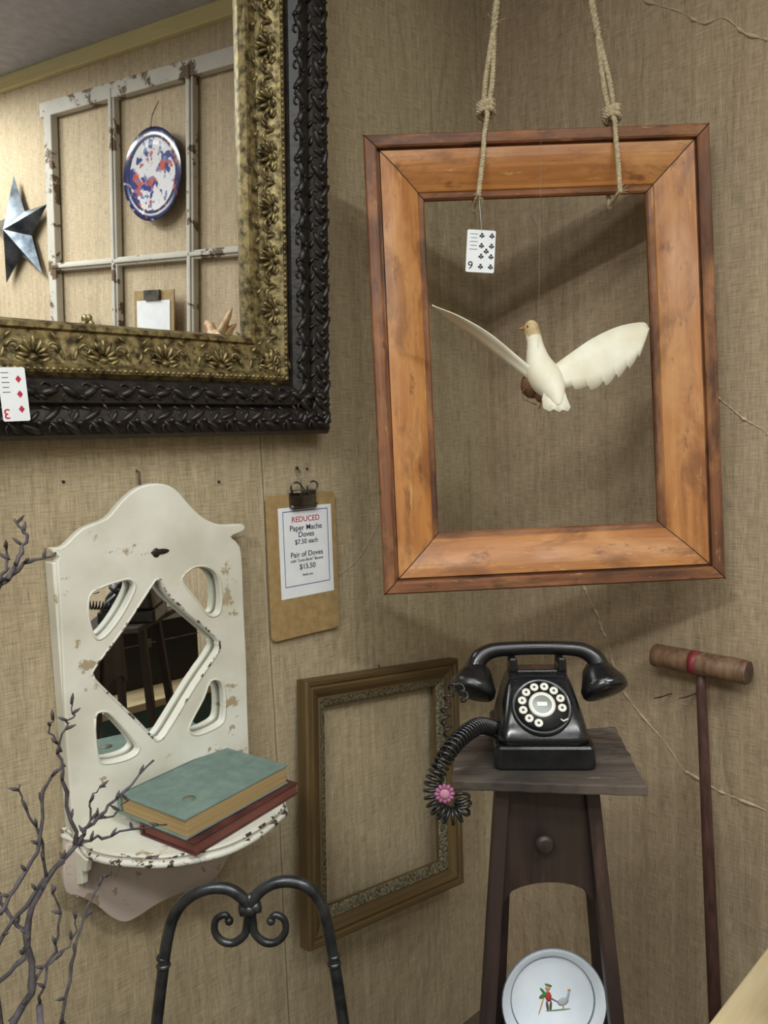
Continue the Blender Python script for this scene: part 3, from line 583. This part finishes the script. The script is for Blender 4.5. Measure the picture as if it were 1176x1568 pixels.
q.box(((xa+xb)/2,yb_+.0,zsh-.03),(xl_(bb,zsh)-xl_(ba,zsh),.014,.025)); q.obj('lower_shelf',m_dk2,g,Tst,.002)
# plate
g=group('painted_dish',Tst@pc); Tp=Tst@T3(V((pc.x,pc.y+.0,pc.z+.0)))@RX(90-10)
m_en=plain('white_enamel',rgb(224,231,238),.18,0,rgb(212,221,232)); m_gy=plain('grey_line',rgb(120,132,150),.3)
q=MB(); q.lathe([(.001,0),(.058,0),(.062,.002)],48,0,None,False); q.lathe([(.062,.002),(.063,.0045),(.064,.0045)],48,1,None,False); q.lathe([(.064,.0045),(.074,.013),(.0775,.014)],48,0,None,False); q.lathe([(.0775,.014),(.079,.013),(.0785,.011)],48,1,None,False); q.lathe([(.0785,.011),(.066,.0),(.058,-.004),(.001,-.004)],48,0,None,False)
q.obj('dish',[m_en,m_gy],g,Tp)
cols=[rgb(190,60,50),rgb(70,120,70),rgb(214,150,110),rgb(90,80,70),rgb(176,182,190),rgb(200,150,60)]
pm=[plain('painted_motif_%d'%i,c_,.4) for i,c_ in enumerate(cols)]; q=MB()
for x,y,rx_,ry_,an,mi in[(-.012,.006,.009,.0035,30,1),(-.006,.016,.004,.004,0,2),(-.005,.020,.006,.002,-20,1),(-.006,.004,.005,.008,10,0),(-.014,.012,.002,.006,40,1),(-.008,-.01,.002,.008,5,3),(-.003,-.01,.002,.008,-8,3),(-.016,-.006,.001,.018,-20,5),(.016,-.004,.009,.006,20,4),(.024,.004,.002,.008,-15,4),(.026,.012,.0025,.002,0,5),(.0,.0,.001,.012,60,3),(.016,-.012,.001,.005,0,5),(.008,-.016,.02,.001,3,1)]:
    q.ell((x,y,.0005),(rx_,ry_,.0008),M.Rotation(math.radians(an),3,'Z'),mi,10,4)
q.obj('painted_goose_girl',pm,g,Tp)
# ------------------------------------------------------------------ telephone
m_ph=plain('black_bakelite',rgb(24,25,28),.2,0,rgb(15,16,18),8,spec=.6,rv=14); m_wh=plain('dial_white',rgb(225,224,216),.35,0,rgb(215,212,200)); m_gr=plain('dial_grey',rgb(120,124,120),.3,.3)
pf_=onZ(836,1181,ZT2); g=group('rotary_telephone',pf_); yaw=-5
Tt=basis(r0,fh,UP,V((pf_.x,pf_.y,ZT2+.0005)))@RZ(yaw)
def rr2(hw,y0,y1,z,r=.016,n=5):
    o=[]
    for cx_,cy_,a0 in((hw-r,y1-r,0),(-hw+r,y1-r,90),(-hw+r,y0+r,180),(hw-r,y0+r,270)):
        for k in range(n): a=math.radians(a0+k*90/(n-1)); o.append(V((cx_+r*math.cos(a),cy_+r*math.sin(a),z)))
    return o
q=MB(); q.rings([rr2(.069,.002,.155,0,.01),rr2(.071,0,.158,.003,.01),rr2(.070,.001,.157,.030,.01),rr2(.068,.003,.155,.033,.01),rr2(.0645,.006,.152,.0335,.01)],0,True,False)
q.rings([rr2(.0645,.006,.152,.033),rr2(.0635,.009,.149,.044),rr2(.059,.022,.146,.062),rr2(.053,.044,.142,.084),rr2(.048,.062,.138,.101),rr2(.045,.070,.135,.107),rr2(.040,.078,.130,.110,.012),rr2(.030,.085,.122,.111,.01)],0,True,True)
q.obj('body',m_ph,g,Tt,.0)
nD=V((0,-.72,.69)); xD=V((1,0,0)); yD=nD.cross(xD); Td=Tt@basis(xD,yD,nD,V((0,.037,.079)))
q=MB(); q.lathe([(.044,-.012),(.044,.001),(.042,.004),(.040,.0045),(.038,.003),(.001,.003)],40,0); q.lathe([(.0365,.003),(.0365,.007),(.001,.007)],40,0)
q.lathe([(.019,.007),(.019,.0085),(.014,.0088)],32,1,None,False); q.lathe([(.014,.0088),(.001,.0095)],32,2,None,False); q.box((0,0,.0095),(.014,.006,.001),1)
for k in range(10):
    a=math.radians(-20+k*29.5+10); x_,y_=.0285*math.cos(a),.0285*math.sin(a); q.lathe([(.0062,.007),(.006,.0078),(.001,.0078)],16,1,T3(V((x_,y_,0)))); q.lathe([(.0022,.0078),(.0018,.0083),(.0005,.0083)],8,0,T3(V((x_,y_,0))))
q.tube([(.034,-.022,.008),(.027,-.026,.010),(.024,-.023,.0095)],.0012,6,1); q.obj('rotary_dial',[m_ph,m_wh,m_gr],g,Td)
q=MB(); hy=.100
for sg in(-1,1):
    q.box((sg*.036,hy,.116),(.014,.036,.018)); q.box((sg*.036,hy-.019,.128),(.012,.007,.022)); q.box((sg*.036,hy+.019,.128),(.012,.007,.022))
q.box((0,hy,.113),(.075,.03,.012)); q.obj('cradle',m_ph,g,Tt,.003)
q=MB()
P=catm([(-.094,hy-.008,.112),(-.087,hy-.003,.132),(-.068,hy,.144),(-.04,hy,.1475),(-.015,hy,.1485),(.015,hy,.1485),(.04,hy,.1475),(.068,hy,.144),(.087,hy-.003,.132),(.094,hy-.008,.112)],5); n=len(P)
q.tube(P,[.0105+.0075*abs(2*i/(n-1)-1)**3 for i in range(n)],14,0,True,None)
for sg in(-1,1):
    T=T3(V((sg*.093,hy-.012,.103)))@RY(-sg*20)@RX(-34)
    q.lathe([(.001,.028),(.013,.026),(.021,.018),(.027,.005),(.032,-.005),(.0345,-.009),(.0345,-.018),(.032,-.022),(.027,-.0235),(.001,-.027)],32,0,T)
q.obj('handset',m_ph,g,Tt)
def coil(path,r,pitch,wire,name,mt_):
    P=catm(path,12); dd=[0]
    for i in range(1,len(P)): dd.append(dd[-1]+(P[i]-P[i-1]).length)
    N_=int(dd[-1]/pitch*12); pts=[]; j=1
    t=(P[1]-P[0]).normalized(); a=V((0,0,1)) if abs(t.z)<.9 else V((1,0,0)); nr=(a-t*a.dot(t)).normalized()
    for i in range(N_+1):
        s=dd[-1]*i/N_
        while j<len(P)-1 and dd[j]<s: j+=1
        p=P[j-1].lerp(P[j],(s-dd[j-1])/(dd[j]-dd[j-1]+1e-9)); t=(P[j]-P[j-1]).normalized(); nr=(nr-t*nr.dot(t)).normalized(); bi=t.cross(nr); ph=2*math.pi*s/pitch
        pts.append(p+nr*(r*math.cos(ph))+bi*(r*math.sin(ph)))
    MB().tube(pts,wire,6).obj(name,mt_,g)
coil([onV(762,1118,1.12),onV(735,1112,1.07),onV(708,1128,1.02),onV(688,1150,.99),onV(672,1178,.975),onV(662,1208,.97),onV(668,1235,.965),onV(690,1250,.965),onV(708,1240,.968),onV(706,1218,.97)],.0105,.0078,.0022,'coiled_cord',m_ph)
coil([onV(714,1075,1.07),onV(700,1050,1.05),onV(688,1065,1.04),onV(682,1092,1.035),onV(686,1120,1.02),onV(692,1140,1.01)],.0065,.016,.0015,'handset_cord',m_ph)
g=group('crochet_flower_tag',onV(681,1215,.945)); q=MB(); Tf=basis(r0,UP,-fh,onV(681,1216,.945))
for k in range(12):
    a=k*math.pi/6; q.ell((.0095*math.cos(a),.0095*math.sin(a),0),(.004,.003,.0025),M.Rotation(a,3,'Z'),0,8,5)
q.ell((0,0,.001),(.007,.007,.003),None,1); q.obj('flower_petals',[plain('mauve_yarn',rgb(156,96,132),.9,0,rgb(130,74,106),200,.4),plain('pink_yarn',rgb(186,126,146),.9)],g,Tf)
# ------------------------------------------------------------------ croquet mallet
pa=onX(1001,1003,-.05); pb=onX(1148,1031,-.05); hc=(pa+pb)/2; g=group('croquet_mallet',hc)
ax=(pb-pa).normalized(); L=(pb-pa).length; n2=ax.cross(UP).normalized(); u2=n2.cross(ax); Th=basis(u2,n2,ax,pa) if u2.cross(n2).dot(ax)>0 else basis(n2,u2,ax,pa)
m_ml=plain('aged_mallet_wood',rgb(138,108,82),.55,0,rgb(92,66,50),10,.2,mp=(7,7,1)); m_rs=plain('red_stripe',rgb(136,46,54),.5); m_eg=plain('mallet_end_grain',rgb(96,76,62),.7,0,rgb(66,52,44),60)
q=MB(); R_=.0265; q.lathe([(R_*.92,0.002),(R_,.006),(R_,L*.42)],28,0,Th,False); q.lathe([(.001,0),(R_*.92,.002)],28,2,Th,False); q.lathe([(R_,L*.42),(R_+.0004,L*.42),(R_+.0004,L*.5),(R_,L*.5)],28,1,Th,False); q.lathe([(R_,L*.5),(R_,L-.006),(R_*.92,L-.001)],28,0,Th,False); q.lathe([(R_*.92,L-.001),(.001,L)],28,2,Th,False); q.obj('mallet_head',[m_ml,m_rs,m_eg],g)
bt=onX(1096,1568,-.11); tpn=onX(1074,1035,-.05); d=bt-tpn; fl=tpn+d*(tpn.z/(-d.z)); MB().tube([tpn+V((0,0,.01)),tpn-V((0,0,.03)),tpn.lerp(fl,.5),fl],[.009,.0105,.0135,.014],12).obj('mallet_handle',plain('dark_handle',rgb(96,66,58),.5,0,rgb(66,44,40),14,mp=(8,8,1)),g)
q=MB()
for dx in(-.012,.03): 
    a=onX(1040+dx*900,1062,0); q.tube([a,a+V((-.05,0,.004)),a+V((-.085,0,.01))],.0016,5)
q.obj('wall_hooks',m_chr,g)
# ------------------------------------------------------------------ wrought iron stand
m_ir=plain('blackened_iron',rgb(82,84,86),.32,.7,rgb(44,46,48),30,.2); tI=1.04
pI=lambda x,y: onV(x,y,tI)
g=group('wrought_iron_stand',pI(380,1390)); q=MB()
def flr(L):
    a,b2=pI(*L[-2]),pI(*L[-1]); d=b2-a; return b2+d*(b2.z/(-d.z))
Ll=[(383,1392),(372,1376),(350,1362),(320,1361),(290,1374),(268,1400),(256,1440),(248,1500),(240,1568)]
Lr=[(383,1392),(392,1372),(412,1356),(440,1350),(470,1358),(492,1385),(504,1430),(516,1500),(526,1568)]
ends=[]
for L_ in(Ll,Lr):
    P=catm([pI(*p) for p in L_],6)+[flr(L_)]; q.tube(P,.0085,12); ends.append((P[-2],P[-1]))
    for i_ in (-10,):
        p=P[i_]; q.ell(p,(.0108,.0108,.006)); q.ell(p+V((0,0,.012)),(.010,.010,.005))
for sg in(-1,1):
    cx0=383; sp_=[(2,0),(4,20),(8,40),(24,54),(42,52),(54,36),(52,16),(38,8),(32,18)]
    P=catm([pI(cx0+sg*a,1394+b2*.92) for a,b2 in sp_],6); q.tube(P,[.0064*(1-.3*i/len(P)) for i in range(len(P))],10); q.ell(P[-1],(.0065,.0065,.0065))
q.tube([pI(368,1394),pI(376,1392),pI(383,1391),pI(390,1389),pI(398,1387)],.0095,10); q.ell(pI(383,1393),(.012,.012,.011)); q.ell(pI(383,1378),(.008,.008,.01))
for f_ in(.25,.7):
    q.tube([ends[0][0].lerp(ends[0][1],f_),ends[1][0].lerp(ends[1][1],f_)],.005,8)
q.obj('scrolled_ironwork',m_ir,g)
# ------------------------------------------------------------------ bare twigs in floor vase
m_tw=plain('grey_twig_bark',rgb(94,88,92),.8,0,rgb(58,53,56),60,.5); yT=-.44
pT=lambda x,y,dy=0: onY(x,y,yT+dy)
vb=pT(55,1568); vb=V((vb.x,vb.y,0)); g=group('bare_branch_arrangement',vb); q=MB()
BR=[([(20,1568),(50,1505),(42,1430),(72,1345),(118,1292),(150,1252),(188,1212),(236,1165)],5.4,1.4,0),
 ([(118,1292),(100,1215),(92,1150),(104,1108)],3,1.2,0),([(98,1170),(66,1215),(62,1290),(30,1345),(0,1400)],2,3,-.03),([(118,1292),(160,1282),(200,1272),(252,1262)],2.4,1,.02),
 ([(96,1568),(108,1480),(128,1405),(158,1345),(170,1338)],2.6,1.1,.02),([(-20,1470),(40,1385),(92,1322)],3,2,0),([(-10,1505),(34,1470),(45,1440)],3,3,0),
 ([(-30,960),(-5,905),(18,880),(44,860),(86,848)],5,1.5,.03),([(14,884),(34,846),(38,815),(20,798)],3.4,1.4,.03),([(-30,930),(0,885),(10,860),(6,838)],3,1.2,.02),
 ([(72,1345),(62,1280),(40,1240),(28,1200)],2.2,1,-.02),([(150,1252),(176,1246),(196,1228)],1.8,1,0),([(50,1505),(82,1460),(88,1400),(80,1360)],2.2,1.2,-.03),([(42,1430),(10,1395),(-10,1350)],2.6,1.6,.02),([(118,1292),(136,1262),(140,1225),(158,1205)],2,1,0),([(60,1540),(78,1480),(112,1440),(118,1400)],2,1,.01),([(104,1108),(112,1096),(110,1080)],1.4,.9,0),([(92,1150),(78,1120),(82,1100)],1.6,.9,0)]
for L,ra,rb,dy in BR:
    P=catm([pT(x,y,dy*(i/len(L))) for i,(x,y) in enumerate(L)],4); n=len(P); P=[p+V((random.gauss(0,.0016),random.gauss(0,.0016),random.gauss(0,.0016))) for p in P]
    q.tube(P,[(ra+(rb-ra)*i/(n-1))*.00085*(1.3 if i%4==0 else 1) for i in range(n)],7)
    for i in range(2,n,3):
        d=V((random.gauss(0,1),random.gauss(0,.6),abs(random.gauss(0,1))+.4)).normalized(); q.tube([P[i],P[i]+d*.007,P[i]+d*.013],[.0018,.0022,.0006],5)
for x,y in((20,1568),(96,1568),(60,1540),(20,1568)):
    a=pT(x,y); q.tube([a,V((vb.x+(a.x-vb.x)*.3,vb.y,.42)),V((vb.x,vb.y,.1))],[.004,.004,.003],6)
a=pT(-30,960,0); q.tube([a,a+V((-.02,0,-.35)),V((vb.x-.02,vb.y,.42)),V((vb.x,vb.y,.1))],[.0045,.005,.005,.003],6)
q.obj('branches',m_tw,g)
MB().lathe([(.001,0),(.07,0),(.085,.03),(.1,.15),(.095,.28),(.06,.38),(.045,.43),(.055,.46),(.05,.46),(.04,.43),(.055,.37),(.08,.2),(.001,.03)],32).obj('floor_vase',plain('stoneware',rgb(90,80,70),.5),g,T3(vb))
# ------------------------------------------------------------------ colour management
vs_=bpy.context.scene.view_settings; vs_.view_transform='Standard'; vs_.look='None'; vs_.exposure=0.0; vs_.gamma=1.0
